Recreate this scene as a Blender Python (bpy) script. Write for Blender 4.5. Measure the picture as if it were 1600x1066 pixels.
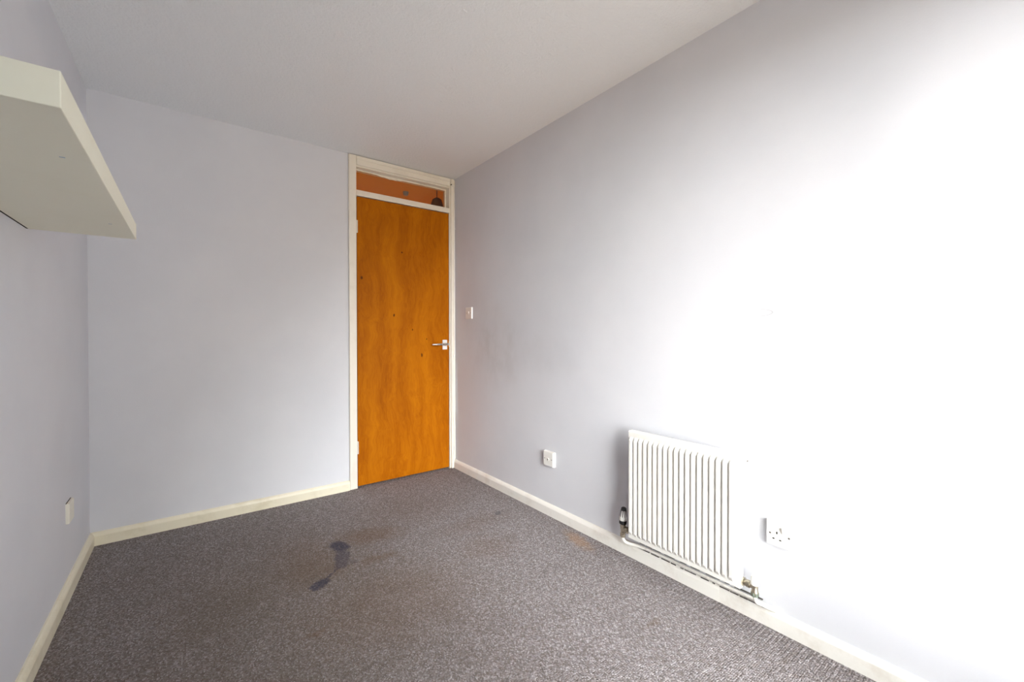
import bpy, bmesh, math, random
from mathutils import Vector, Matrix
random.seed(7)
S = bpy.context.scene
COL = S.collection
for o in list(bpy.data.objects):
    bpy.data.objects.remove(o)

# ------------------------------------------------------------------ camera
W, H, NEAR = 2.095, 2.30, -3.36          # room width, height, plane of the window wall
cd = bpy.data.cameras.new('camera'); cam = bpy.data.objects.new('camera', cd); COL.objects.link(cam)
cd.sensor_width = 36.0; cd.sensor_fit = 'HORIZONTAL'
cd.lens = 662.4 / 1600 * 36.0
cd.shift_y = -(533 - 527.8) / 1600
cd.clip_start = 0.02
yaw, pit, rol = math.radians(37.17), math.radians(-0.49), math.radians(-0.07)
fw = Vector((math.sin(yaw)*math.cos(pit), math.cos(yaw)*math.cos(pit), math.sin(pit)))
rt = Vector((math.cos(yaw), -math.sin(yaw), 0)); up = rt.cross(fw)
rt, up = math.cos(rol)*rt + math.sin(rol)*up, -math.sin(rol)*rt + math.cos(rol)*up
m = Matrix((rt, up, -fw)).transposed().to_4x4(); m.translation = Vector((-1.685, -2.983, 1.067))
cam.matrix_world = m
S.camera = cam

# ------------------------------------------------------------------ sky, hazy sun, exposure
SKY, GROUND, SUN = 15.0, 6.0, 34.0
w = bpy.data.worlds.new('overcast_sky'); S.world = w; w.use_nodes = True
nt = w.node_tree; nt.nodes.clear()
tc = nt.nodes.new('ShaderNodeTexCoord'); sx = nt.nodes.new('ShaderNodeSeparateXYZ')
rp = nt.nodes.new('ShaderNodeValToRGB'); bg = nt.nodes.new('ShaderNodeBackground'); wo = nt.nodes.new('ShaderNodeOutputWorld')
mr = nt.nodes.new('ShaderNodeMapRange'); mr.inputs[1].default_value = -1; mr.inputs[2].default_value = 1
nt.links.new(tc.outputs['Generated'], sx.inputs[0]); nt.links.new(sx.outputs[2], mr.inputs[0]); nt.links.new(mr.outputs[0], rp.inputs[0])
g = GROUND / SKY
e_ = rp.color_ramp.elements                        # warm ground below the horizon, overcast sky brightening to the zenith
e_[0].position = 0.485; e_[0].color = (1.0*g, 0.98*g, 0.95*g, 1)
e_[1].position = 0.515; e_[1].color = (0.38, 0.38, 0.38, 1)
e_.new(1.0).color = (0.88, 0.95, 1.03, 1)
bg.inputs[1].default_value = SKY
dt = nt.nodes.new('ShaderNodeVectorMath'); dt.operation = 'DOT_PRODUCT'; dt.inputs[1].default_value = (-0.80, -0.60, 0.0)
nt.links.new(tc.outputs['Generated'], dt.inputs[0])
hz = nt.nodes.new('ShaderNodeMapRange'); hz.interpolation_type = 'SMOOTHSTEP'; hz.inputs[1].default_value = -0.6; hz.inputs[2].default_value = 0.95
nt.links.new(dt.outputs['Value'], hz.inputs[0])
tint = nt.nodes.new('ShaderNodeMix'); tint.data_type = 'RGBA'; tint.inputs[6].default_value = (0.80, 0.97, 1.15, 1); tint.inputs[7].default_value = (1.27, 0.98, 0.70, 1)
mul = nt.nodes.new('ShaderNodeMix'); mul.data_type = 'RGBA'; mul.blend_type = 'MULTIPLY'; mul.inputs[0].default_value = 1.0
nt.links.new(hz.outputs[0], tint.inputs[0]); nt.links.new(rp.outputs[0], mul.inputs[6]); nt.links.new(tint.outputs[2], mul.inputs[7])
nt.links.new(mul.outputs[2], bg.inputs[0]); nt.links.new(bg.outputs[0], wo.inputs[0])

sl = bpy.data.lights.new('hazy_sun', 'SUN'); so = bpy.data.objects.new('hazy_sun', sl); COL.objects.link(so)
sl.energy = SUN; sl.angle = math.radians(76); sl.color = (0.93, 0.95, 1.0)
so.location = (-3, -6, 4)
so.rotation_euler = Vector((0.55, 1.0, -0.72)).to_track_quat('-Z', 'Y').to_euler()

WX0, WX1, WZ0, WZ1 = -1.25, -0.10, 0.10, 2.08   # the window opening behind the camera
pl = bpy.data.lights.new('window_portal', 'AREA'); po = bpy.data.objects.new('window_portal', pl); COL.objects.link(po)
pl.shape = 'RECTANGLE'; pl.size = WX1-WX0; pl.size_y = WZ1-WZ0; pl.cycles.is_portal = True
po.location = ((WX0+WX1)/2, NEAR-0.10, (WZ0+WZ1)/2); po.rotation_euler = (math.radians(90), 0, 0)

S.view_settings.view_transform = 'Standard'; S.view_settings.look = 'None'
S.view_settings.exposure = 0.08; S.view_settings.gamma = 1.0; S.view_settings.use_curve_mapping = False
S.cycles.max_bounces = 12; S.cycles.diffuse_bounces = 8; S.cycles.sample_clamp_indirect = 6.0

# ------------------------------------------------------------------ material helpers
class N:
    def __init__(s, name):
        s.m = bpy.data.materials.new(name); s.m.use_nodes = True; s.t = s.m.node_tree
        s.b = s.t.nodes['Principled BSDF']; s.out = s.t.nodes['Material Output']
        s.pos = s.t.nodes.new('ShaderNodeTexCoord').outputs['Object']
    def n(s, typ, ins=None, **kw):
        x = s.t.nodes.new(typ)
        for k, v in kw.items(): setattr(x, k, v)
        for k, v in (ins or {}).items():
            if hasattr(v, 'is_output'): s.t.links.new(v, x.inputs[k])
            else: x.inputs[k].default_value = v
        return x
    def L(s, a, b): s.t.links.new(a, b)
    def math(s, op, a, b=0.0, c=0.0): return s.n('ShaderNodeMath', {0: a, 1: b, 2: c}, operation=op).outputs[0]
    def noise(s, scale, detail=3, rough=0.5, vec=None, out='Fac', stretch=None):
        v = vec or s.pos
        if stretch: v = s.n('ShaderNodeMapping', {'Vector': v, 'Scale': stretch}).outputs[0]
        return s.n('ShaderNodeTexNoise', {'Vector': v, 'Scale': scale, 'Detail': detail, 'Roughness': rough}).outputs[out]
    def ramp(s, f, *stops):
        x = s.n('ShaderNodeValToRGB', {0: f}); e = x.color_ramp.elements
        while len(e) < len(stops): e.new(0.5)
        for i, (p, c) in enumerate(stops):
            e[i].position = p; e[i].color = (c, c, c, 1) if isinstance(c, (int, float)) else (*c, 1)
        return x.outputs[0]
    def range(s, f, a, b, c=0.0, d=1.0): return s.n('ShaderNodeMapRange', {0: f, 1: a, 2: b, 3: c, 4: d}, interpolation_type='SMOOTHSTEP').outputs[0]
    def mix(s, f, a, b, mode='MIX'):
        x = s.n('ShaderNodeMix', data_type='RGBA', blend_type=mode)
        for k, v in ((0, f), (6, a), (7, b)):
            if hasattr(v, 'is_output'): s.L(v, x.inputs[k])
            else: x.inputs[k].default_value = v if k == 0 else (*v, 1)
        return x.outputs[2]
    def blob(s, c, size, rot=0.0, vec=None, axes=(0, 1), soft=0.5):
        """1 inside an ellipse about c (metres), 0 outside"""
        sz = [1e9]*3; sz[axes[0]], sz[axes[1]] = size
        loc = [0]*3; loc[axes[0]], loc[axes[1]] = c
        a = s.n('ShaderNodeVectorMath', {0: vec or s.pos, 1: loc}, operation='SUBTRACT').outputs[0]
        ax = {0, 1, 2} - set(axes); ax = ax.pop()
        if rot: a = s.n('ShaderNodeVectorRotate', {'Vector': a, 'Angle': rot}, rotation_type='XYZ'[ax] + '_AXIS').outputs[0]
        a = s.n('ShaderNodeVectorMath', {0: a, 1: sz}, operation='DIVIDE').outputs[0]
        l = s.n('ShaderNodeVectorMath', {0: a}, operation='LENGTH').outputs['Value']
        return s.range(l, 1+soft, 1-soft)
    def warp(s, scale, amt):
        nz = s.noise(scale, 3, 0.6, out='Color')
        d = s.n('ShaderNodeVectorMath', {0: nz, 1: (0.5, 0.5, 0.5)}, operation='SUBTRACT').outputs[0]
        d = s.n('ShaderNodeVectorMath', {0: d, 'Scale': amt}, operation='SCALE').outputs[0]
        return s.n('ShaderNodeVectorMath', {0: s.pos, 1: d}, operation='ADD').outputs[0]
    def bump(s, h, strength, dist): s.L(s.n('ShaderNodeBump', {'Height': h, 'Strength': strength, 'Distance': dist}).outputs[0], s.b.inputs['Normal'])
    def set(s, color=None, rough=0.5, metal=0.0, spec=0.5, coat=0.0):
        if color is not None:
            if hasattr(color, 'is_output'): s.L(color, s.b.inputs['Base Color'])
            else: s.b.inputs['Base Color'].default_value = (*color, 1)
        if hasattr(rough, 'is_output'): s.L(rough, s.b.inputs['Roughness'])
        else: s.b.inputs['Roughness'].default_value = rough
        s.b.inputs['Metallic'].default_value = metal; s.b.inputs['Specular IOR Level'].default_value = spec
        s.b.inputs['Coat Weight'].default_value = coat; s.b.inputs['Coat Roughness'].default_value = 0.25
        return s.m

def paint_wall(name, smudges=False):
    n = N(name)
    c = n.mix(n.range(n.noise(2.2, 4, 0.55), 0.35, 0.7), (0.650, 0.660, 0.706), (0.685, 0.693, 0.735))
    if smudges:
        v = n.warp(5, 0.22)
        st = n.noise(9, 4, 0.6, stretch=(1, 1, 0.6))
        f = n.blob((-0.62, 0.94), (0.26, 0.22), vec=v, axes=(1, 2), soft=0.7)
        f2 = n.blob((-1.12, 0.93), (0.20, 0.10), vec=v, axes=(1, 2), soft=0.7)
        f3 = n.blob((-0.36, 1.05), (0.20, 0.30), vec=v, axes=(1, 2), soft=0.8)
        f = n.math('ADD', f, n.math('MULTIPLY', f2, 0.45)); f = n.math('ADD', f, n.math('MULTIPLY', f3, 0.4))
        f = n.math('MULTIPLY', f, n.range(st, 0.35, 0.7, 0.16, 0.34))
        c = n.mix(f, c, (0.42, 0.40, 0.40))
        # thin curved pencil mark beyond the radiator
        a = n.n('ShaderNodeVectorMath', {0: n.pos, 1: (0, -2.285, 1.145)}, operation='SUBTRACT').outputs[0]
        a = n.n('ShaderNodeVectorMath', {0: a, 1: (1e9, 0.042, 0.012)}, operation='DIVIDE').outputs[0]
        l = n.n('ShaderNodeVectorMath', {0: a}, operation='LENGTH').outputs['Value']
        r = n.math('SUBTRACT', 1.0, n.range(n.math('ABSOLUTE', n.math('SUBTRACT', l, 1.0)), 0.02, 0.12))
        sy = n.n('ShaderNodeSeparateXYZ', {0: n.pos}).outputs[1]
        r = n.math('MULTIPLY', r, n.range(sy, -2.275, -2.295))
        c = n.mix(n.math('MULTIPLY', r, 0.35), c, (0.2, 0.2, 0.22))
    n.bump(n.noise(170, 2, 0.6), 0.22, 0.0015)
    return n.set(c, 0.75, spec=0.25)

def mat_ceiling():
    n = N('stippled_ceiling_paint')
    v = n.n('ShaderNodeTexVoronoi', {'Vector': n.warp(60, 0.02), 'Scale': 95.0}, feature='SMOOTH_F1').outputs['Distance']
    h = n.math('ADD', n.math('MULTIPLY', v, 0.5), n.noise(75, 3, 0.6))
    n.bump(h, 0.75, 0.004)
    return n.set(n.mix(n.noise(1.5, 2), (0.81, 0.835, 0.865), (0.84, 0.865, 0.895)), 0.85, spec=0.2)

def mat_carpet():
    n = N('grey_brown_loop_carpet')
    def capsule(A, Bq, r, vec, soft=0.35):
        A = Vector((*A, 0)); Bq = Vector((*Bq, 0)); ba = Bq - A
        pa = n.n('ShaderNodeVectorMath', {0: vec, 1: A}, operation='SUBTRACT').outputs[0]
        dot = n.n('ShaderNodeVectorMath', {0: pa, 1: ba}, operation='DOT_PRODUCT').outputs['Value']
        h = n.n('ShaderNodeMath', {0: dot, 1: 1/ba.length_squared}, operation='MULTIPLY', use_clamp=True).outputs[0]
        q = n.n('ShaderNodeVectorMath', {0: ba, 'Scale': h}, operation='SCALE').outputs[0]
        d = n.n('ShaderNodeVectorMath', {0: pa, 1: q}, operation='DISTANCE').outputs['Value']
        return n.range(d, r*(1+soft), r*(1-soft))
    xy = n.n('ShaderNodeSeparateXYZ', {0: n.pos})
    v = n.warp(35, 0.005)
    v = n.n('ShaderNodeMapping', {'Vector': v, 'Scale': (250, 165, 1)}).outputs[0]
    vo = n.n('ShaderNodeTexVoronoi', {'Vector': v, 'Scale': 1.0, 'Randomness': 0.65}, voronoi_dimensions='2D')
    d, rnd = vo.outputs['Distance'], vo.outputs['Color']
    r1 = n.n('ShaderNodeSeparateColor', {0: rnd})
    c = n.ramp(r1.outputs[0], (0.0, (0.17, 0.153, 0.156)), (0.4, (0.265, 0.243, 0.250)), (0.8, (0.36, 0.335, 0.349)), (1.0, (0.54, 0.51, 0.535)))
    hue = n.noise(55, 3, 0.7)
    c = n.mix(n.range(hue, 0.35, 0.65, 0.0, 0.22), c, (0.24, 0.17, 0.12))
    c = n.mix(n.range(d, 0.35, 0.85, 0.0, 0.62), c, (0.050, 0.043, 0.042))
    # trodden brown soiling, also painting in the dimmer light left of the middle
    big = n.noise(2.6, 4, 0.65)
    soil_shade = n.blob((-1.45, -1.25), (0.65, 0.90), vec=n.warp(2.5, 0.35), soft=0.85)
    c = n.mix(n.math('MULTIPLY', soil_shade, n.range(big, 0.25, 0.75, 0.30, 0.60)), c, (0.115, 0.083, 0.052))
    wv = n.warp(14, 0.13); wf = n.warp(45, 0.035)
    fib = n.range(n.noise(130, 2, 0.7), 0.3, 0.7, 0.55, 1.0)
    tan = n.math('MULTIPLY', n.blob((-0.93, -0.74), (0.15, 0.085), 0.3, wv, soft=0.8), 0.6)
    for cxy, sz, k in (((-1.25, -0.82), (0.12, 0.22), 0.35), ((-0.97, -1.00), (0.08, 0.035), 0.5), ((-1.20, -0.95), (0.10, 0.10), 0.35), ((-1.335, -1.375), (0.035, 0.02), 0.6),
                       ((-0.50, -1.22), (0.13, 0.10), 0.30), ((-0.33, -2.05), (0.035, 0.02), 0.4), ((-0.42, -0.95), (0.2, 0.08), 0.25), ((-1.05, -1.35), (0.30, 0.20), 0.3), ((-0.62, -0.55), (0.25, 0.2), 0.25)):
        tan = n.math('MAXIMUM', tan, n.math('MULTIPLY', n.blob(cxy, sz, 0.0, wv, soft=0.8), k))
    c = n.mix(n.math('MULTIPLY', tan, fib), c, (0.150, 0.085, 0.042))
    c = n.mix(n.math('MULTIPLY', n.math('MULTIPLY', n.blob((-0.095, -1.45), (0.036, 0.10), 0.2, n.warp(30, 0.07), soft=0.7), fib), 0.62), c, (0.40, 0.24, 0.13))
    ink = None
    for A, Bq, r, k in (((-1.100, -0.742), (-1.088, -0.790), 0.036, 1.0), ((-1.098, -0.81), (-1.125, -0.89), 0.024, 0.72), ((-1.10, -0.86), (-1.135, -0.95), 0.030, 0.66), ((-1.075, -0.955), (-1.13, -0.945), 0.018, 0.35),
                        ((-1.15, -0.965), (-1.225, -1.030), 0.0070, 0.75), ((-1.240, -1.048), (-1.268, -1.063), 0.027, 0.97), ((-1.222, -1.03), (-1.235, -1.05), 0.014, 0.9), ((-0.235, -0.93), (-0.225, -0.92), 0.018, 0.5)):
        x = n.math('MULTIPLY', capsule(A, Bq, r, wf), k)
        ink = x if ink is None else n.math('MAXIMUM', ink, x)
    c = n.mix(n.math('MULTIPLY', ink, n.math('MULTIPLY', fib, 0.92)), c, (0.032, 0.036, 0.064))
    # rows of loops across the room, still crisp in the untrodden strip along the right wall
    strip = n.range(n.math('ADD', xy.outputs[0], n.math('MULTIPLY', n.noise(9, 2), 0.10)), -0.12, 0.0, 0.08, 1.0)
    ph = n.math('ADD', n.math('MULTIPLY', xy.outputs[1], 2*math.pi/0.0138), n.math('MULTIPLY', n.noise(14, 2), 3.0))
    rib = n.math('MULTIPLY', n.math('ADD', n.math('SINE', ph), 1.0), 0.5)
    c = n.mix(n.math('MULTIPLY', n.math('MULTIPLY', n.range(rib, 0.45, 0.0), strip), 0.34), c, (0.075, 0.065, 0.070))
    hgt = n.math('ADD', n.math('SUBTRACT', 1.0, n.math('MULTIPLY', d, 1.1)), n.math('MULTIPLY', n.math('MULTIPLY', rib, strip), 0.5))
    n.bump(hgt, 0.85, 0.004)
    return n.set(c, 0.95, spec=0.1)

def mat_gloss(name, base, dark=None, grime=0.25, rough=0.35, scale=7, bump=0.06):
    n = N(name)
    c = base
    if dark: c = n.mix(n.range(n.noise(scale, 5, 0.65), 0.48, 0.72, 0.0, grime), base, dark)
    n.bump(n.noise(38, 2), bump, 0.002)
    return n.set(c, rough, spec=0.4)

def mat_door():
    n = N('varnished_plywood')
    wz = n.warp(2.0, 0.22)
    g1 = n.noise(11, 5, 0.62, vec=n.n('ShaderNodeMapping', {'Vector': wz, 'Scale': (1.0, 1.0, 0.10)}).outputs[0])
    g2 = n.noise(120, 3, 0.6, vec=n.n('ShaderNodeMapping', {'Vector': wz, 'Scale': (1.0, 1.0, 0.045)}).outputs[0])
    g3 = n.noise(3.0, 3, 0.5, stretch=(1, 1, 0.5))
    f = n.math('ADD', n.math('MULTIPLY', g1, 0.55), n.math('MULTIPLY', g2, 0.30)); f = n.math('ADD', f, n.math('MULTIPLY', g3, 0.25))
    c = n.ramp(f, (0.34, (0.24, 0.056, 0.0008)), (0.50, (0.36, 0.100, 0.0012)), (0.68, (0.48, 0.152, 0.002)))
    wb = n.warp(30, 0.012)
    k = n.blob((-0.735, 1.46), (0.007, 0.011), 0, wb, (0, 2), 0.4)
    for cxz, sz in (((-0.503, 1.204), (0.006, 0.010)), ((-0.285, 0.908), (0.006, 0.014)), ((-0.44, 1.668), (0.006, 0.006)), ((-0.36, 1.10), (0.004, 0.006)), ((-0.245, 1.03), (0.004, 0.006))):
        k = n.math('MAXIMUM', k, n.blob(cxz, sz, 0, wb, (0, 2), 0.4))
    c = n.mix(n.math('MULTIPLY', k, 0.85), c, (0.045, 0.012, 0.003))
    n.bump(g2, 0.10, 0.001)
    return n.set(c, n.range(g1, 0.3, 0.7, 0.45, 0.55), spec=0.06, coat=0.0)

def plain(name, c, rough=0.4, metal=0.0, spec=0.5):
    n = N(name)
    if not metal: return n.set(n.mix(n.noise(30, 3), c, tuple(x*0.94 for x in c)), rough, spec=spec)
    return n.set(c, n.range(n.noise(60, 3), 0.3, 0.7, rough*0.8, rough*1.3), metal)

def mat_glass():
    n = N('clear_window_glass'); t = n.t
    tr = t.nodes.new('ShaderNodeBsdfTransparent'); gl = t.nodes.new('ShaderNodeBsdfGlossy'); gl.inputs['Roughness'].default_value = 0.02
    fr = t.nodes.new('ShaderNodeFresnel'); fr.inputs[0].default_value = 1.45
    mx = t.nodes.new('ShaderNodeMixShader')
    tr.inputs[0].default_value = (0.93, 0.95, 0.94, 1)
    n.L(fr.outputs[0], mx.inputs[0]); n.L(tr.outputs[0], mx.inputs[1]); n.L(gl.outputs[0], mx.inputs[2]); n.L(mx.outputs[0], n.out.inputs[0])
    return n.m

def mat_emit(name, c, s):
    n = N(name); n.b.inputs['Emission Color'].default_value = (*c, 1); n.b.inputs['Emission Strength'].default_value = s
    return n.set(c, 0.4)

M = dict(
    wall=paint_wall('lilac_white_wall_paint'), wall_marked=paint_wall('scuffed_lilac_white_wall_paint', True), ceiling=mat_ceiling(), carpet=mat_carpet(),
    skirt=mat_gloss('yellowed_skirting_gloss', (0.80, 0.75, 0.60), (0.62, 0.56, 0.40), 0.6),
    skirt_white=mat_gloss('cream_skirting_gloss', (0.86, 0.845, 0.80), (0.60, 0.53, 0.45), 0.4),
    frame=mat_gloss('cream_frame_gloss', (0.80, 0.76, 0.67), (0.66, 0.61, 0.52), 0.4),
    shelf=mat_gloss('cream_shelf_laminate', (0.84, 0.82, 0.68), (0.80, 0.77, 0.61), 0.4, 0.45, 4),
    radiator=mat_gloss('white_radiator_enamel', (0.77, 0.76, 0.73), (0.70, 0.67, 0.62), 0.35, 0.32, 12, 0.0),
    plastic=plain('white_moulded_plastic', (0.84, 0.83, 0.80), 0.35), plastic_aged=plain('cream_moulded_plastic', (0.80, 0.77, 0.68), 0.4),
    dark=plain('black_plastic', (0.012, 0.012, 0.014), 0.45), hole=plain('dark_socket_void', (0.015, 0.014, 0.013), 0.9, spec=0.1),
    nickel=plain('tarnished_nickel', (0.50, 0.45, 0.36), 0.32, 1.0), steel=plain('brushed_steel', (0.62, 0.60, 0.57), 0.3, 1.0), alu=plain('satin_aluminium', (0.80, 0.79, 0.80), 0.42, 0.0),
    copper_verdigris=plain('verdigris_brass', (0.30, 0.36, 0.30), 0.5, 1.0), screw=plain('dull_screw_metal', (0.25, 0.23, 0.21), 0.5, 1.0),
    pipe=mat_gloss('chipped_white_pipe_paint', (0.82, 0.80, 0.75), (0.40, 0.38, 0.36), 0.5, 0.4, 40),
    grime=plain('dark_dust_and_shadow', (0.10, 0.095, 0.09), 0.95, spec=0.05), door=mat_door(), glass=mat_glass(),
    hall=plain('ochre_hallway_paint', (0.72, 0.42, 0.08), 0.8), fitting=plain('grey_fitting_plastic', (0.30, 0.42, 0.55), 0.5), shade=plain('dark_fabric_shade', (0.10, 0.055, 0.02), 0.9),
    hall_lamp=mat_emit('warm_lamp_glass', (1.0, 0.50, 0.14), 6.0), frame_white=plain('white_window_frame', (0.82, 0.82, 0.82), 0.35), gap=plain('blackened_gap', (0.02, 0.012, 0.008), 0.9, spec=0.1),
)
DARKFACE = None

# ------------------------------------------------------------------ mesh helpers (all shapes are given in room metres)
ORI = {}
def box(bm, a, b, bev=0.0, seg=2, rot=None):
    lo = Vector([min(a[i], b[i]) for i in range(3)]); hi = Vector([max(a[i], b[i]) for i in range(3)])
    g = bmesh.ops.create_cube(bm, size=1.0); vs = g['verts']
    bmesh.ops.scale(bm, vec=hi-lo, verts=vs); c = (lo+hi)/2
    if rot: bmesh.ops.rotate(bm, cent=(0, 0, 0), matrix=rot, verts=vs)
    bmesh.ops.translate(bm, vec=c, verts=vs)
    if bev:
        es = list({e for v in vs for e in v.link_edges})
        bmesh.ops.bevel(bm, geom=es, offset=bev, segments=seg, profile=0.5, affect='EDGES')
    return bm
def B(a, b, bev=0.0, seg=2): return box(bmesh.new(), a, b, bev, seg)
def lathe(bm, base, axis, prof, n=20):
    """prof: (distance along axis, radius)"""
    q = Vector(axis).normalized().to_track_quat('Z', 'X').to_matrix(); base = Vector(base); rings = []
    for d, r in prof:
        rings.append([bm.verts.new(base + q @ Vector((r*math.cos(2*math.pi*k/n), r*math.sin(2*math.pi*k/n), d))) for k in range(n)])
    for A, Bq in zip(rings, rings[1:]):
        for k in range(n): bm.faces.new((A[k], A[(k+1) % n], Bq[(k+1) % n], Bq[k]))
    bm.faces.new(list(reversed(rings[0]))); bm.faces.new(rings[-1])
    return bm
def tube(bm, pts, r, n=10):
    pts = [Vector(p) for p in pts]; rings = []; prev = None
    for i, p in enumerate(pts):
        t = (pts[min(i+1, len(pts)-1)] - pts[max(i-1, 0)]).normalized()
        u = Vector((0, 0, 1)).cross(t) if prev is None else prev - t*prev.dot(t)
        if u.length < 1e-4: u = Vector((1, 0, 0)).cross(t)
        u.normalize(); prev = u; v = t.cross(u); rr = r[i] if isinstance(r, (list, tuple)) else r
        rings.append([bm.verts.new(p + rr*(math.cos(2*math.pi*k/n)*u + math.sin(2*math.pi*k/n)*v)) for k in range(n)])
    for A, Bq in zip(rings, rings[1:]):
        for k in range(n): bm.faces.new((A[k], A[(k+1) % n], Bq[(k+1) % n], Bq[k]))
    bm.faces.new(list(reversed(rings[0]))); bm.faces.new(rings[-1])
    return bm
def smooth_path(pts, k=6):
    P = [Vector(p) for p in pts]; out = []
    for i in range(len(P)-1):
        p0, p1, p2, p3 = P[max(i-1, 0)], P[i], P[i+1], P[min(i+2, len(P)-1)]
        for j in range(k):
            t = j/k
            out.append(0.5*((2*p1) + (-p0+p2)*t + (2*p0-5*p1+4*p2-p3)*t*t + (-p0+3*p1-3*p2+p3)*t**3))
    return out + [P[-1]]
def prism(bm, prof, axis, a, b):
    """extrude a closed 2-D outline along an axis; prof gives the two other coordinates in xyz order"""
    def P(u, v, w_):
        c = [u, v]; c.insert(axis, w_); return c
    A = [bm.verts.new(P(u, v, a)) for u, v in prof]; Bq = [bm.verts.new(P(u, v, b)) for u, v in prof]; n = len(prof)
    for k in range(n): bm.faces.new((A[k], A[(k+1) % n], Bq[(k+1) % n], Bq[k]))
    bm.faces.new(list(reversed(A))); bm.faces.new(Bq)
    return bm
def obj(name, bm, mat, parent=None, smooth=False):
    bmesh.ops.recalc_face_normals(bm, faces=bm.faces)
    o0 = ORI.get(parent, Vector((0, 0, 0)))
    if parent is not None: bmesh.ops.translate(bm, vec=-o0, verts=bm.verts)
    me = bpy.data.meshes.new(name); bm.to_mesh(me); bm.free()
    me.materials.append(M[mat])
    o = bpy.data.objects.new(name, me); COL.objects.link(o)
    if parent is not None: o.parent = parent
    ORI[o] = o0
    if smooth:
        for p in me.polygons: p.use_smooth = True
        me.set_sharp_from_angle(angle=math.radians(40))
    return o
def thing(name, label, cat, loc):
    o = bpy.data.objects.new(name, None); COL.objects.link(o); o.empty_display_size = 0.05
    o.location = loc; o['label'] = label; o['category'] = cat; ORI[o] = Vector(loc)
    return o
def struct(name, bm, mat, label=None, smooth=False):
    o = obj(name, bm, mat, None, smooth); o['kind'] = 'structure'
    if label: o['label'] = label
    return o
def screw(parent, p, axis, r=0.0035, mat='screw'):
    p = Vector(p); a = Vector(axis)
    s = obj('screw', lathe(bmesh.new(), p, axis, [(0, r), (0.0007, r*0.8)], 12), mat, parent)
    return s

# ------------------------------------------------------------------ the room shell
T = 0.10
HALL = 1.10      # far side of the hallway behind the door
DX0, DX1 = -0.795, -0.025   # rough opening for the door frame
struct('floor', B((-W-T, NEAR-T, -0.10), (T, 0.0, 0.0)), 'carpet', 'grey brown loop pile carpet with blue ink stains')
struct('ceiling', B((-W-T, NEAR-T, H), (T, T, H+0.10)), 'ceiling', 'white stippled ceiling')
struct('wall_left', B((-W-T, NEAR-T, 0.0), (-W, T, H)), 'wall', 'lilac white wall on the left behind the shelf')
struct('wall_right', B((0.0, NEAR-T, 0.0), (T, T, H)), 'wall_marked', 'sunlit lilac white wall with the radiator')
bm = bmesh.new(); box(bm, (-W, 0, 0), (DX0, T, H)); box(bm, (DX0, 0, 2.275), (DX1, T, H)); box(bm, (DX1, 0, 0), (0.0, T, H))
struct('wall_back', bm, 'wall', 'lilac white wall with the wooden door')
bm = bmesh.new()
box(bm, (-W, NEAR-T, 0), (0, NEAR, WZ0)); box(bm, (-W, NEAR-T, WZ1), (0, NEAR, H)); box(bm, (-W, NEAR-T, WZ0), (WX0, NEAR, WZ1)); box(bm, (WX1, NEAR-T, WZ0), (0, NEAR, WZ1))
struct('wall_front', bm, 'wall', 'window wall behind the camera')
# window behind the camera
wn = thing('window_1', 'white framed two light window facing the door', 'window', ((WX0+WX1)/2, NEAR-T, WZ0)); wn['kind'] = 'structure'
del wn['category']
bm = bmesh.new(); f_ = 0.045; y0, y1 = NEAR-0.085, NEAR-0.025; mx_ = (WX0+WX1)/2
box(bm, (WX0, y0, WZ0), (WX1, y1, WZ0+f_), 0.004); box(bm, (WX0, y0, WZ1-f_), (WX1, y1, WZ1), 0.004)
for x in (WX0, WX1-f_, mx_-f_/2): box(bm, (x, y0, WZ0+f_), (x+f_, y1, WZ1-f_), 0.004)
obj('window_frame', bm, 'frame_white', wn)
for a, b in ((WX0+f_, mx_-f_/2), (mx_+f_/2, WX1-f_)):
    obj('pane', B((a, NEAR-0.058, WZ0+f_), (b, NEAR-0.054, WZ1-f_)), 'glass', wn)
obj('window_sill', B((WX0-0.03, NEAR-0.02, WZ0-0.025), (WX1+0.03, NEAR+0.09, WZ0), 0.005), 'frame_white', wn)

# hallway seen through the glass over the door
struct('floor_hallway', B((-1.5, 0.0, -0.10), (1.0, HALL+T, -0.002)), 'carpet')
struct('ceiling_hallway', B((-1.5, T, H), (1.0, HALL+T, H+0.10)), 'hall', 'warm lit hallway ceiling beyond the glass over the door')
bm = bmesh.new(); box(bm, (-1.5, HALL, 0), (1.0, HALL+T, H)); box(bm, (-1.6, T, 0), (-1.5, HALL+T, H)); box(bm, (1.0, T, 0), (1.1, HALL+T, H)); box(bm, (T, T, 0), (1.0, T+0.02, H))
struct('wall_hallway', bm, 'hall')
t = thing('hallway_lamp', 'warm glowing globe lamp hanging in the hallway behind the door', 'lamp', (-1.1, 0.6, H))
obj('globe', lathe(bmesh.new(), (-1.1, 0.6, 2.02), (0, 0, 1), [(0, 0.02), (0.02, 0.055), (0.06, 0.08), (0.10, 0.08), (0.14, 0.055), (0.16, 0.03)]), 'hall_lamp', t, True)
obj('cord', tube(bmesh.new(), [(-1.1, 0.6, 2.18), (-1.1, 0.6, H)], 0.006), 'plastic', t)
hl = bpy.data.lights.new('hallway_bulb', 'POINT'); ho = bpy.data.objects.new('hallway_bulb', hl); COL.objects.link(ho)
hl.energy = 7.5; hl.color = (1.0, 0.50, 0.10); hl.shadow_soft_size = 0.08; ho.location = (-0.15, 0.8, 1.2)

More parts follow.
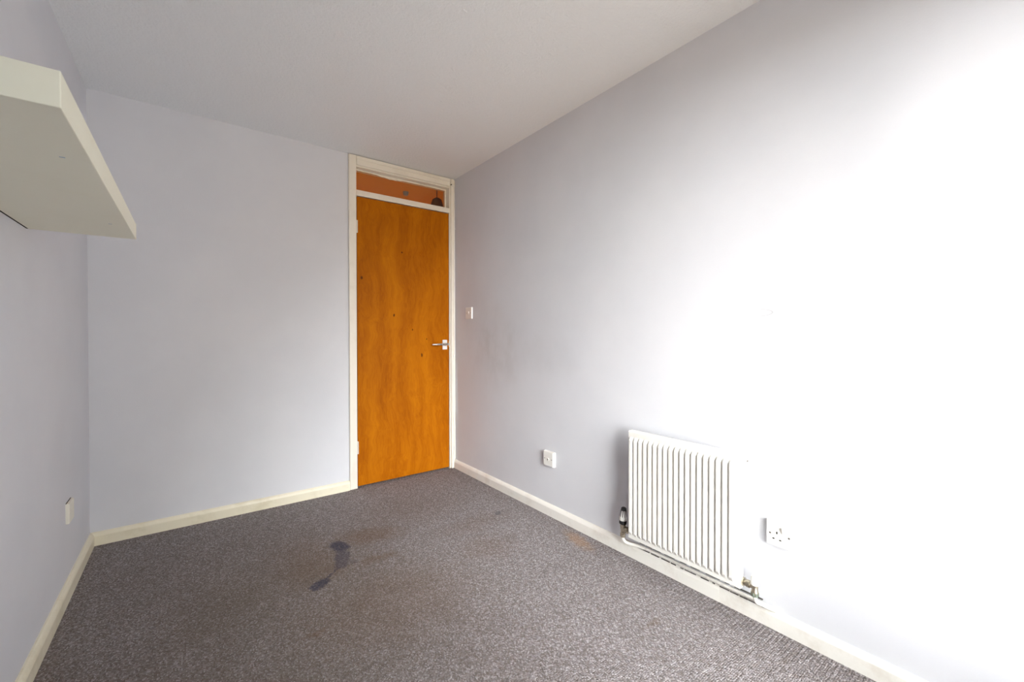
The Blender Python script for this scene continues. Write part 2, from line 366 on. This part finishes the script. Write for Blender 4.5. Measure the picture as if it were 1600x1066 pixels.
# ------------------------------------------------------------------ door frame, glass over the door, door
fr = thing('trim_1', 'cream painted door frame reaching up to the ceiling', 'frame', (-0.41, 0.0, 0.0)); fr['kind'] = 'structure'; del fr['category']
def arch(a, b): return B(a, b, 0.006, 3)
JX0, JX1 = -0.769, -0.048            # inner faces of the jambs
bm = bmesh.new()
box(bm, (DX0, -0.002, 0), (JX0, T, 2.275)); box(bm, (JX1, -0.002, 0), (DX1, T, 2.275)); box(bm, (JX0, -0.002, 2.222), (JX1, T, 2.275))
obj('jamb_lining', bm, 'frame', fr)
bm = bmesh.new(); box(bm, (JX0, 0.040, 0), (JX0+0.012, 0.060, 2.02)); box(bm, (JX1-0.012, 0.040, 0), (JX1, 0.060, 2.02)); box(bm, (JX0, 0.040, 2.012), (JX1, 0.060, 2.026))
obj('door_stop', bm, 'frame', fr)
obj('architrave', arch((-0.824, -0.017, 0.0), (-0.772, -0.001, 2.296)), 'frame', fr)
obj('architrave', arch((-0.0395, -0.017, 0.0), (-0.008, -0.001, 2.296)), 'frame', fr)
obj('scribe_strip', B((-0.008, -0.010, 0.067), (-0.0005, -0.001, 2.290), 0.001), 'frame', fr)
obj('architrave', arch((-0.772, -0.016, 2.232), (-0.046, -0.001, 2.296)), 'frame', fr)
obj('head_moulding', B((-0.772, -0.020, 2.268), (-0.046, -0.015, 2.292), 0.002), 'frame', fr)
obj('transom_bar', B((JX0, -0.006, 2.024), (JX1, T, 2.064), 0.003), 'frame', fr)
bm = bmesh.new()
box(bm, (JX0, 0.052, 2.064), (JX0+0.010, 0.066, 2.222)); box(bm, (JX1-0.010, 0.052, 2.064), (JX1, 0.066, 2.222)); box(bm, (JX0, 0.052, 2.064), (JX1, 0.066, 2.072)); 
obj('glazing_bead', bm, 'frame', fr)
# uneven paint line along the head of the glass
bm = bmesh.new(); K = 48; xs = [JX0 + (JX1-JX0)*k/K for k in range(K+1)]; zs = [2.217 - 0.006*random.random() - 0.009*math.exp(-((x+0.50)/0.09)**2) for x in xs]
top = [(x, 2.224) for x in xs]; prism(bm, [(x, z) for x, z in zip(xs, zs)] + top[::-1], 1, 0.047, 0.052)
obj('paint_overlap', bm, 'frame', fr)
obj('pane', B((JX0, 0.053, 2.064), (JX1, 0.057, 2.222)), 'glass', fr)
obj('screw_hole', lathe(bmesh.new(), (-0.036, -0.0165, 2.247), (0, -1, 0), [(0, 0.006), (0.0012, 0.006)], 14), 'gap', fr)

D0, D1, DZ0, DZ1, DY = -0.765, -0.052, 0.012, 2.019, -0.001
dr = struct('door_1', B((D0, DY, DZ0), (D1, DY+0.038, DZ1), 0.0015, 1), 'door', 'flush orange varnished plywood door')
for z in (1.768, 0.238):
    h = obj('hinge', B((D0-0.0045, DY-0.001, z), (D0+0.0015, DY+0.03, z+0.085)), 'frame', dr)
    obj('knuckle', lathe(bmesh.new(), (D0-0.0015, DY-0.0055, z), (0, 0, 1), [(0, 0.0048), (0.016, 0.0048), (0.0163, 0.0036), (0.0177, 0.0036), (0.018, 0.0048), (0.042, 0.0048), (0.0423, 0.0036), (0.0437, 0.0036), (0.044, 0.0048), (0.067, 0.0048), (0.0673, 0.0036), (0.0687, 0.0036), (0.069, 0.0048), (0.085, 0.0048)], 10), 'frame', h)
hp = obj('door_handle', B((-0.111, DY-0.008, 0.946), (-0.070, DY, 1.022), 0.004, 3), 'alu', dr)
hp['label'] = 'pale rectangular backplate of the lever handle'
bm = lathe(bmesh.new(), (-0.088, DY-0.007, 0.988), (0, -1, 0), [(0, 0.011), (0.004, 0.010), (0.006, 0.0075), (0.040, 0.0075)], 18)
tube(bm, [(-0.078, DY-0.042, 0.989), (-0.088, DY-0.044, 0.989), (-0.12, DY-0.045, 0.989), (-0.17, DY-0.045, 0.988), (-0.205, DY-0.043, 0.987), (-0.215, DY-0.038, 0.987)], [0.007, 0.0085, 0.008, 0.007, 0.0062, 0.004], 14)
obj('lever', bm, 'steel', hp, True)
obj('latch_strike', B((-0.0535, DY-0.0025, 0.965), (-0.045, DY, 1.010), 0.001), 'steel', dr)

# ------------------------------------------------------------------ skirting boards
def skirt_prof(s, x0, t=0.018, h=0.066):
    # outline across the board: x away from the wall (sign s), z up
    return [(x0, 0), (x0+s*t, 0), (x0+s*t, h*0.72), (x0+s*t*0.86, h*0.82), (x0+s*t*0.62, h*0.93), (x0+s*t*0.30, h), (x0, h)]
struct('baseboard_left', prism(bmesh.new(), skirt_prof(1, -W), 1, NEAR, 0.0), 'skirt', 'yellowed cream skirting under the left wall')
struct('baseboard_back', prism(bmesh.new(), skirt_prof(-1, 0.0), 0, -W, -0.824), 'skirt', 'yellowed cream skirting left of the door')
bm = bmesh.new(); prism(bm, skirt_prof(-1, 0.0), 1, -2.1432, -0.018); prism(bm, skirt_prof(-1, 0.0, 0.0172), 1, NEAR, -2.1440)
struct('baseboard_right', bm, 'skirt_white', 'white skirting with a butt joint under the radiator')
struct('baseboard_front', prism(bmesh.new(), skirt_prof(1, NEAR), 0, -W+0.018, -0.018), 'skirt')

# ------------------------------------------------------------------ floating shelf
SX = -1.835
sh = thing('floating_shelf', 'thick cream floating shelf high on the left wall', 'shelf', (-W, -1.536, 1.40))
obj('shelf_board', B((-W+0.004, -2.081, 1.401), (SX, -0.992, 1.456), 0.0015, 2), 'shelf', sh)
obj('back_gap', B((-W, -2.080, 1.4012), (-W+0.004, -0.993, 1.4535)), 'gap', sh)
for p in ((-1.8755, -1.8335), (-1.8765, -1.2285)):
    b_ = bmesh.new(); box(b_, (p[0]-0.004, p[1]-0.0015, 1.4005), (p[0]+0.004, p[1]+0.0015, 1.4012)); o = obj('scratch', b_, 'fitting', sh)

# ------------------------------------------------------------------ radiator
RY0, RY1, RZ0, RZ1 = -1.752, -2.250, 0.124, 0.622
rad = thing('radiator', 'white ribbed panel radiator low on the right wall', 'radiator', (-0.05, (RY0+RY1)/2, RZ0))
NR = 19; m_ = 0.010; per = (RY0-RY1-2*m_)/NR; FRONT, VAL, BACK = -0.091, -0.080, -0.050
cols = [(RY0, 0, 0.003), (RY0-0.002, 0, 0.0)]
for k in range(NR):
    s0 = RY0 - m_ - k*per
    for u, hgt in ((0.03, 0), (0.10, 1), (0.52, 1), (0.74, 0)): cols.append((s0-u*per, hgt, 0.0))
cols += [(RY1+0.002, 0, 0.0), (RY1, 0, 0.003)]
rows = [(RZ0, 0, 0.006), (RZ0+0.004, 0, 0.0), (RZ0+0.020, 0, 0.0), (RZ0+0.036, 1, 0.0), (RZ1-0.042, 1, 0.0), (RZ1-0.026, 0, 0.0), (RZ1-0.005, 0, 0.0), (RZ1, 0, 0.007)]
bm = bmesh.new(); grid = []
for z, e, bk in rows:
    grid.append([bm.verts.new((VAL + (FRONT-VAL)*hgt*e + max(bk, bk2), y, z)) for y, hgt, bk2 in cols])
for i in range(len(rows)-1):
    for j in range(len(cols)-1): bm.faces.new((grid[i][j], grid[i][j+1], grid[i+1][j+1], grid[i+1][j]))
loop = grid[0] + [g_[-1] for g_ in grid[1:]] + list(reversed(grid[-1][:-1])) + [g_[0] for g_ in reversed(grid[1:-1])]
bk = [bm.verts.new((BACK, v.co.y, v.co.z)) for v in loop]
for k in range(len(loop)): bm.faces.new((loop[k], bk[k], bk[(k+1) % len(bk)], loop[(k+1) % len(loop)]))
bm.faces.new(bk)
obj('panel', bm, 'radiator', rad)
for y in (-1.85, -2.15):
    bm = bmesh.new(); box(bm, (-0.004, y-0.015, 0.20), (0.0, y+0.015, 0.56)); box(bm, (-0.05, y-0.012, 0.22), (-0.004, y+0.012, 0.235)); box(bm, (-0.05, y-0.012, 0.52), (-0.004, y+0.012, 0.535))
    obj('wall_bracket', bm, 'radiator', rad)
bv = obj('bleed_valve', lathe(bmesh.new(), (-0.060, RY1+0.004, 0.600), (0, -1, 0), [(0, 0.012), (0.010, 0.012), (0.012, 0.009), (0.020, 0.009), (0.021, 0.0055)], 18), 'radiator', rad, True)
obj('bleed_screw', lathe(bmesh.new(), (-0.060, RY1-0.0165, 0.600), (0, -1, 0), [(0, 0.004), (0.003, 0.004)], 4), 'screw', bv)
# thermostatic valve at the far end
VX, VY = -0.052, -1.700
tv = obj('thermostatic_valve', lathe(lathe(bmesh.new(), (VX, VY, 0.100), (0, 0, 1), [(0, 0.009), (0.004, 0.0125), (0.018, 0.0125), (0.020, 0.010), (0.030, 0.0105), (0.045, 0.0125), (0.060, 0.0125), (0.066, 0.014)], 18), (VX, VY, 0.142), (0, -1, 0), [(0, 0.009), (0.012, 0.009), (0.014, 0.0145), (0.030, 0.0145), (0.032, 0.010), (0.060, 0.010)], 12), 'nickel', rad, True)
tv['label'] = 'nickel body of the thermostatic radiator valve'
tilt = (0.0, -0.10, 1.0)
obj('collar', lathe(bmesh.new(), (VX, VY, 0.164), tilt, [(0, 0.015), (0.003, 0.0175), (0.014, 0.0175), (0.018, 0.0155)], 20), 'dark', tv, True)
hd = Vector((VX, VY, 0.181)); td = Vector(tilt).normalized()
obj('valve_head', lathe(bmesh.new(), hd, tilt, [(0, 0.0155), (0.004, 0.0175), (0.022, 0.0168), (0.046, 0.0135), (0.050, 0.0125)], 24), 'plastic', tv, True)
bm = bmesh.new()
for k in range(10):
    a = 2*math.pi*k/10 + 0.15
    q = td.to_track_quat('Z', 'X').to_matrix(); ra = q @ Vector((math.cos(a), math.sin(a), 0)); ta = td.cross(ra)
    p0, p1 = hd + td*0.020 + ra*0.0160, hd + td*0.050 + ra*0.0120
    vs = []
    for p, wd in ((p0, 0.0011), (p1, 0.0022)):
        for s1 in (-1, 1):
            for dd in (0.0018, -0.002): vs.append(bm.verts.new(p + ta*wd*s1 + ra*dd))
    for f in ((0, 2, 6, 4), (1, 5, 7, 3), (0, 4, 5, 1), (2, 3, 7, 6), (4, 6, 7, 5), (0, 1, 3, 2)): bm.faces.new([vs[i] for i in f])
obj('grip_slots', bm, 'dark', tv)
obj('valve_cap', lathe(bmesh.new(), hd + td*0.0495, tilt, [(0, 0.0130), (0.010, 0.0125), (0.013, 0.009)], 20), 'dark', tv, True)
# lockshield valve at the near end
LX, LY = -0.052, -2.292
lv = obj('lockshield_valve', lathe(lathe(bmesh.new(), (LX, RY1, 0.146), (0, -1, 0), [(0, 0.016), (0.006, 0.016), (0.007, 0.010), (0.012, 0.010), (0.014, 0.0135), (0.027, 0.0135), (0.029, 0.010), (0.046, 0.011)], 12), (LX, LY, 0.112), (0, 0, 1), [(0, 0.010), (0.003, 0.0125), (0.017, 0.0125), (0.020, 0.0105), (0.045, 0.0115)], 12), 'nickel', rad, True)
lv['label'] = 'nickel lockshield valve with green tarnish'
obj('lock_cap', lathe(bmesh.new(), (LX, LY, 0.152), (0, 0, 1), [(0, 0.0125), (0.002, 0.0145), (0.030, 0.0125), (0.034, 0.010)], 18), 'plastic', lv, True)
obj('compression_nut', lathe(bmesh.new(), (LX, LY, 0.110), (0, 0, 1), [(0, 0.0115), (0.002, 0.0138), (0.014, 0.0138), (0.016, 0.0115)], 6), 'copper_verdigris', lv)
# painted pipes
pp = smooth_path([(VX, VY, 0.105), (VX, VY-0.001, 0.095), (VX+0.003, VY-0.010, 0.083), (VX+0.010, VY-0.026, 0.0775), (-0.026, VY-0.07, 0.0765), (-0.0130, VY-0.16, 0.0742), (-0.0125, -2.10, 0.0738), (-0.0125, -2.27, 0.0738), (-0.0125, -2.345, 0.0732)])
obj('supply_pipe', tube(bmesh.new(), pp, [0.0075 if q[1] > -1.80 else 0.0062 for q in pp], 12), 'pipe', rad, True)
pp = smooth_path([(LX, LY, 0.114), (LX+0.001, LY-0.001, 0.100), (LX+0.010, LY-0.004, 0.086), (-0.028, LY-0.012, 0.078), (-0.022, LY-0.03, 0.073), (-0.014, LY-0.055, 0.069)])
obj('return_pipe', tube(bmesh.new(), pp, 0.0072, 12), 'pipe', rad, True)
# crumbled dust between pipe and skirting
bm = bmesh.new(); y = -1.76
while y > -2.30:                                   # a broken line of grit where the pipe meets the wall
    ln = random.uniform(0.015, 0.06)
    box(bm, (-0.0045, y-ln, 0.0805), (-0.0005, y, 0.0830+random.uniform(0, 0.002)))
    y -= ln + random.uniform(0.002, 0.03)
y = -1.76
while y > -2.34:
    ln = random.uniform(0.008, 0.045)
    box(bm, (-0.0205+random.uniform(-0.001, 0.001), y-ln, 0.0640), (-0.0175, y, 0.0660+random.uniform(0, 0.002)))
    y -= ln + random.uniform(0.001, 0.022)
o = obj('grit', bm, 'grime', bpy.data.objects['baseboard_right']); o['kind'] = 'stuff'

# ------------------------------------------------------------------ wall plates; all face into the room along -x (or +x on the left wall)
def plate_bm(y0, y1, z0, z1, d, inset, base=0.0):
    bm = bmesh.new(); A = []
    for x, k in ((0.0, 0), (-base, 0), (-d*0.82, inset*0.75), (-d, inset*1.3)):
        A.append([bm.verts.new((x, y, z)) for y, z in ((y0-k, z0+k), (y1+k, z0+k), (y1+k, z1-k), (y0-k, z1-k))])
    for P, Q in zip(A, A[1:]):
        for k in range(4): bm.faces.new((P[k], P[(k+1) % 4], Q[(k+1) % 4], Q[k]))
    bm.faces.new(A[0]); bm.faces.new(A[-1])
    return bm
# light switch by the door
sw = thing('light_switch', 'small white single light switch beside the door frame', 'switch', (0, -0.2295, 1.183))
obj('plate', plate_bm(-0.1865, -0.2725, 1.183, 1.269, 0.0095, 0.0012, 0.006), 'plastic', sw)
bm = bmesh.new(); prism(bm, [(-0.009, 1.2155), (-0.0105, 1.2155), (-0.0150, 1.2375), (-0.009, 1.2375)], 1, -0.2235, -0.2345)
obj('rocker', bm, 'plastic', sw)
for y in (-0.1995, -0.2595): screw(sw, (-0.0093, y, 1.226), (-1, 0, 0))
# small outlet plate between door and radiator
ou = thing('wall_outlet', 'raised square white outlet plate low between door and radiator', 'outlet', (0, -1.1345, 0.293))
obj('plate', plate_bm(-1.0915, -1.1775, 0.291, 0.377, 0.019, 0.003, 0.009), 'plastic', ou)
oc = obj('outlet_centre', lathe(bmesh.new(), (-0.0185, -1.1345, 0.332), (-1, 0, 0), [(0, 0.0085), (0.003, 0.0085), (0.0035, 0.006)], 18), 'plastic', ou)
obj('hole', lathe(bmesh.new(), (-0.0218, -1.1345, 0.332), (-1, 0, 0), [(0, 0.0035), (0.0006, 0.0035)], 12), 'hole', oc)
for y in (-1.1045, -1.1645): screw(ou, (-0.0188, y, 0.334), (-1, 0, 0))
# switched socket right of the radiator
ds = thing('power_socket', 'white switched three pin power socket right of the radiator', 'socket', (0, -2.357, 0.302))
obj('plate', plate_bm(-2.3145, -2.4005, 0.303, 0.391, 0.0135, 0.0012, 0.010), 'plastic', ds)
for y in (-2.327, -2.388): screw(ds, (-0.0133, y, 0.346), (-1, 0, 0), 0.0038)
for c, hw, hh in (((-2.3495, 0.352), 0.0020, 0.0042), ((-2.3385, 0.3295), 0.0034, 0.0021), ((-2.3605, 0.3285), 0.0034, 0.0021)):
    obj('pin_hole', B((-0.0128, c[0]-hw, c[1]-hh), (-0.0140, c[0]+hw, c[1]+hh)), 'hole', ds)
bm = bmesh.new(); prism(bm, [(-0.0125, 0.352), (-0.0145, 0.352), (-0.0195, 0.3755), (-0.0125, 0.3755)], 1, -2.3665, -2.3795)
obj('rocker', bm, 'plastic', ds)
# blank plate on the left wall
bp = thing('blank_plate', 'cream blank wall plate low on the left wall near the corner', 'plate', (-W, -0.472, 0.294))
b_ = plate_bm(0.043, -0.043, 0.293, 0.376, 0.0115, 0.0012, 0.008)
for v in b_.verts: v.co.x = -W - v.co.x; v.co.y -= 0.472
obj('plate', b_, 'plastic_aged', bp)
for y in (-0.442, -0.502): screw(bp, (-W+0.0113, y, 0.3345), (1, 0, 0), 0.0035, 'plastic_aged')
obj('shadow_strip', B((-W+0.0002, -0.5155, 0.3757), (-W+0.003, -0.4285, 0.3775)), 'grime', bp)  # dust-coloured strip painted in as the shadow along the plate's top

# ------------------------------------------------------------------ loose white cable down the corner beside the door
pts = [(-0.036, -0.0185, 2.243), (-0.020, -0.0215, 2.238), (-0.0115, -0.021, 2.21), (-0.0100, -0.0205, 1.9), (-0.0125, -0.021, 1.5), (-0.016, -0.0205, 1.25), (-0.0125, -0.022, 1.05), (-0.013, -0.021, 0.93), (-0.024, -0.0205, 0.86),
       (-0.026, -0.0205, 0.72), (-0.030, -0.0205, 0.60), (-0.026, -0.021, 0.45), (-0.017, -0.022, 0.34), (-0.0125, -0.023, 0.25), (-0.016, -0.023, 0.17), (-0.026, -0.0225, 0.10), (-0.031, -0.0215, 0.04), (-0.032, -0.0215, 0.002)]
cb = obj('cable', tube(bmesh.new(), smooth_path(pts, 8), 0.0036, 8), 'plastic', None, True)
cb['label'] = 'thin white cable hanging down the right edge of the door frame'; cb['category'] = 'cable'
for z, x in ((0.895, -0.0195), (0.325, -0.0160), (1.9, -0.0100)):
    obj('cable_clip', B((x-0.005, -0.0255, z-0.003), (x+0.005, -0.0172, z+0.003), 0.001, 1), 'plastic', cb)

# ------------------------------------------------------------------ fittings on the hallway ceiling, dimly seen through the glass
al = thing('ceiling_fitting', 'small grey fitting on the hallway ceiling seen through the door glass', 'fitting', (-0.191, 0.508, H))
obj('housing', lathe(bmesh.new(), (-0.191, 0.508, H), (0, 0, -1), [(0, 0.024), (0.014, 0.024), (0.030, 0.018), (0.033, 0.008)], 24), 'fitting', al, True)
t = thing('pendant_shade', 'dark pendant lampshade dimly seen through the right of the door glass', 'lampshade', (-0.015, 0.27, H))
obj('shade', lathe(bmesh.new(), (-0.015, 0.27, 2.135), (0, 0, 1), [(0, 0.056), (0.02, 0.054), (0.07, 0.038), (0.085, 0.016)], 24), 'shade', t, True)
obj('cord', tube(bmesh.new(), [(-0.015, 0.27, 2.215), (-0.015, 0.27, H)], 0.004), 'shade', t)
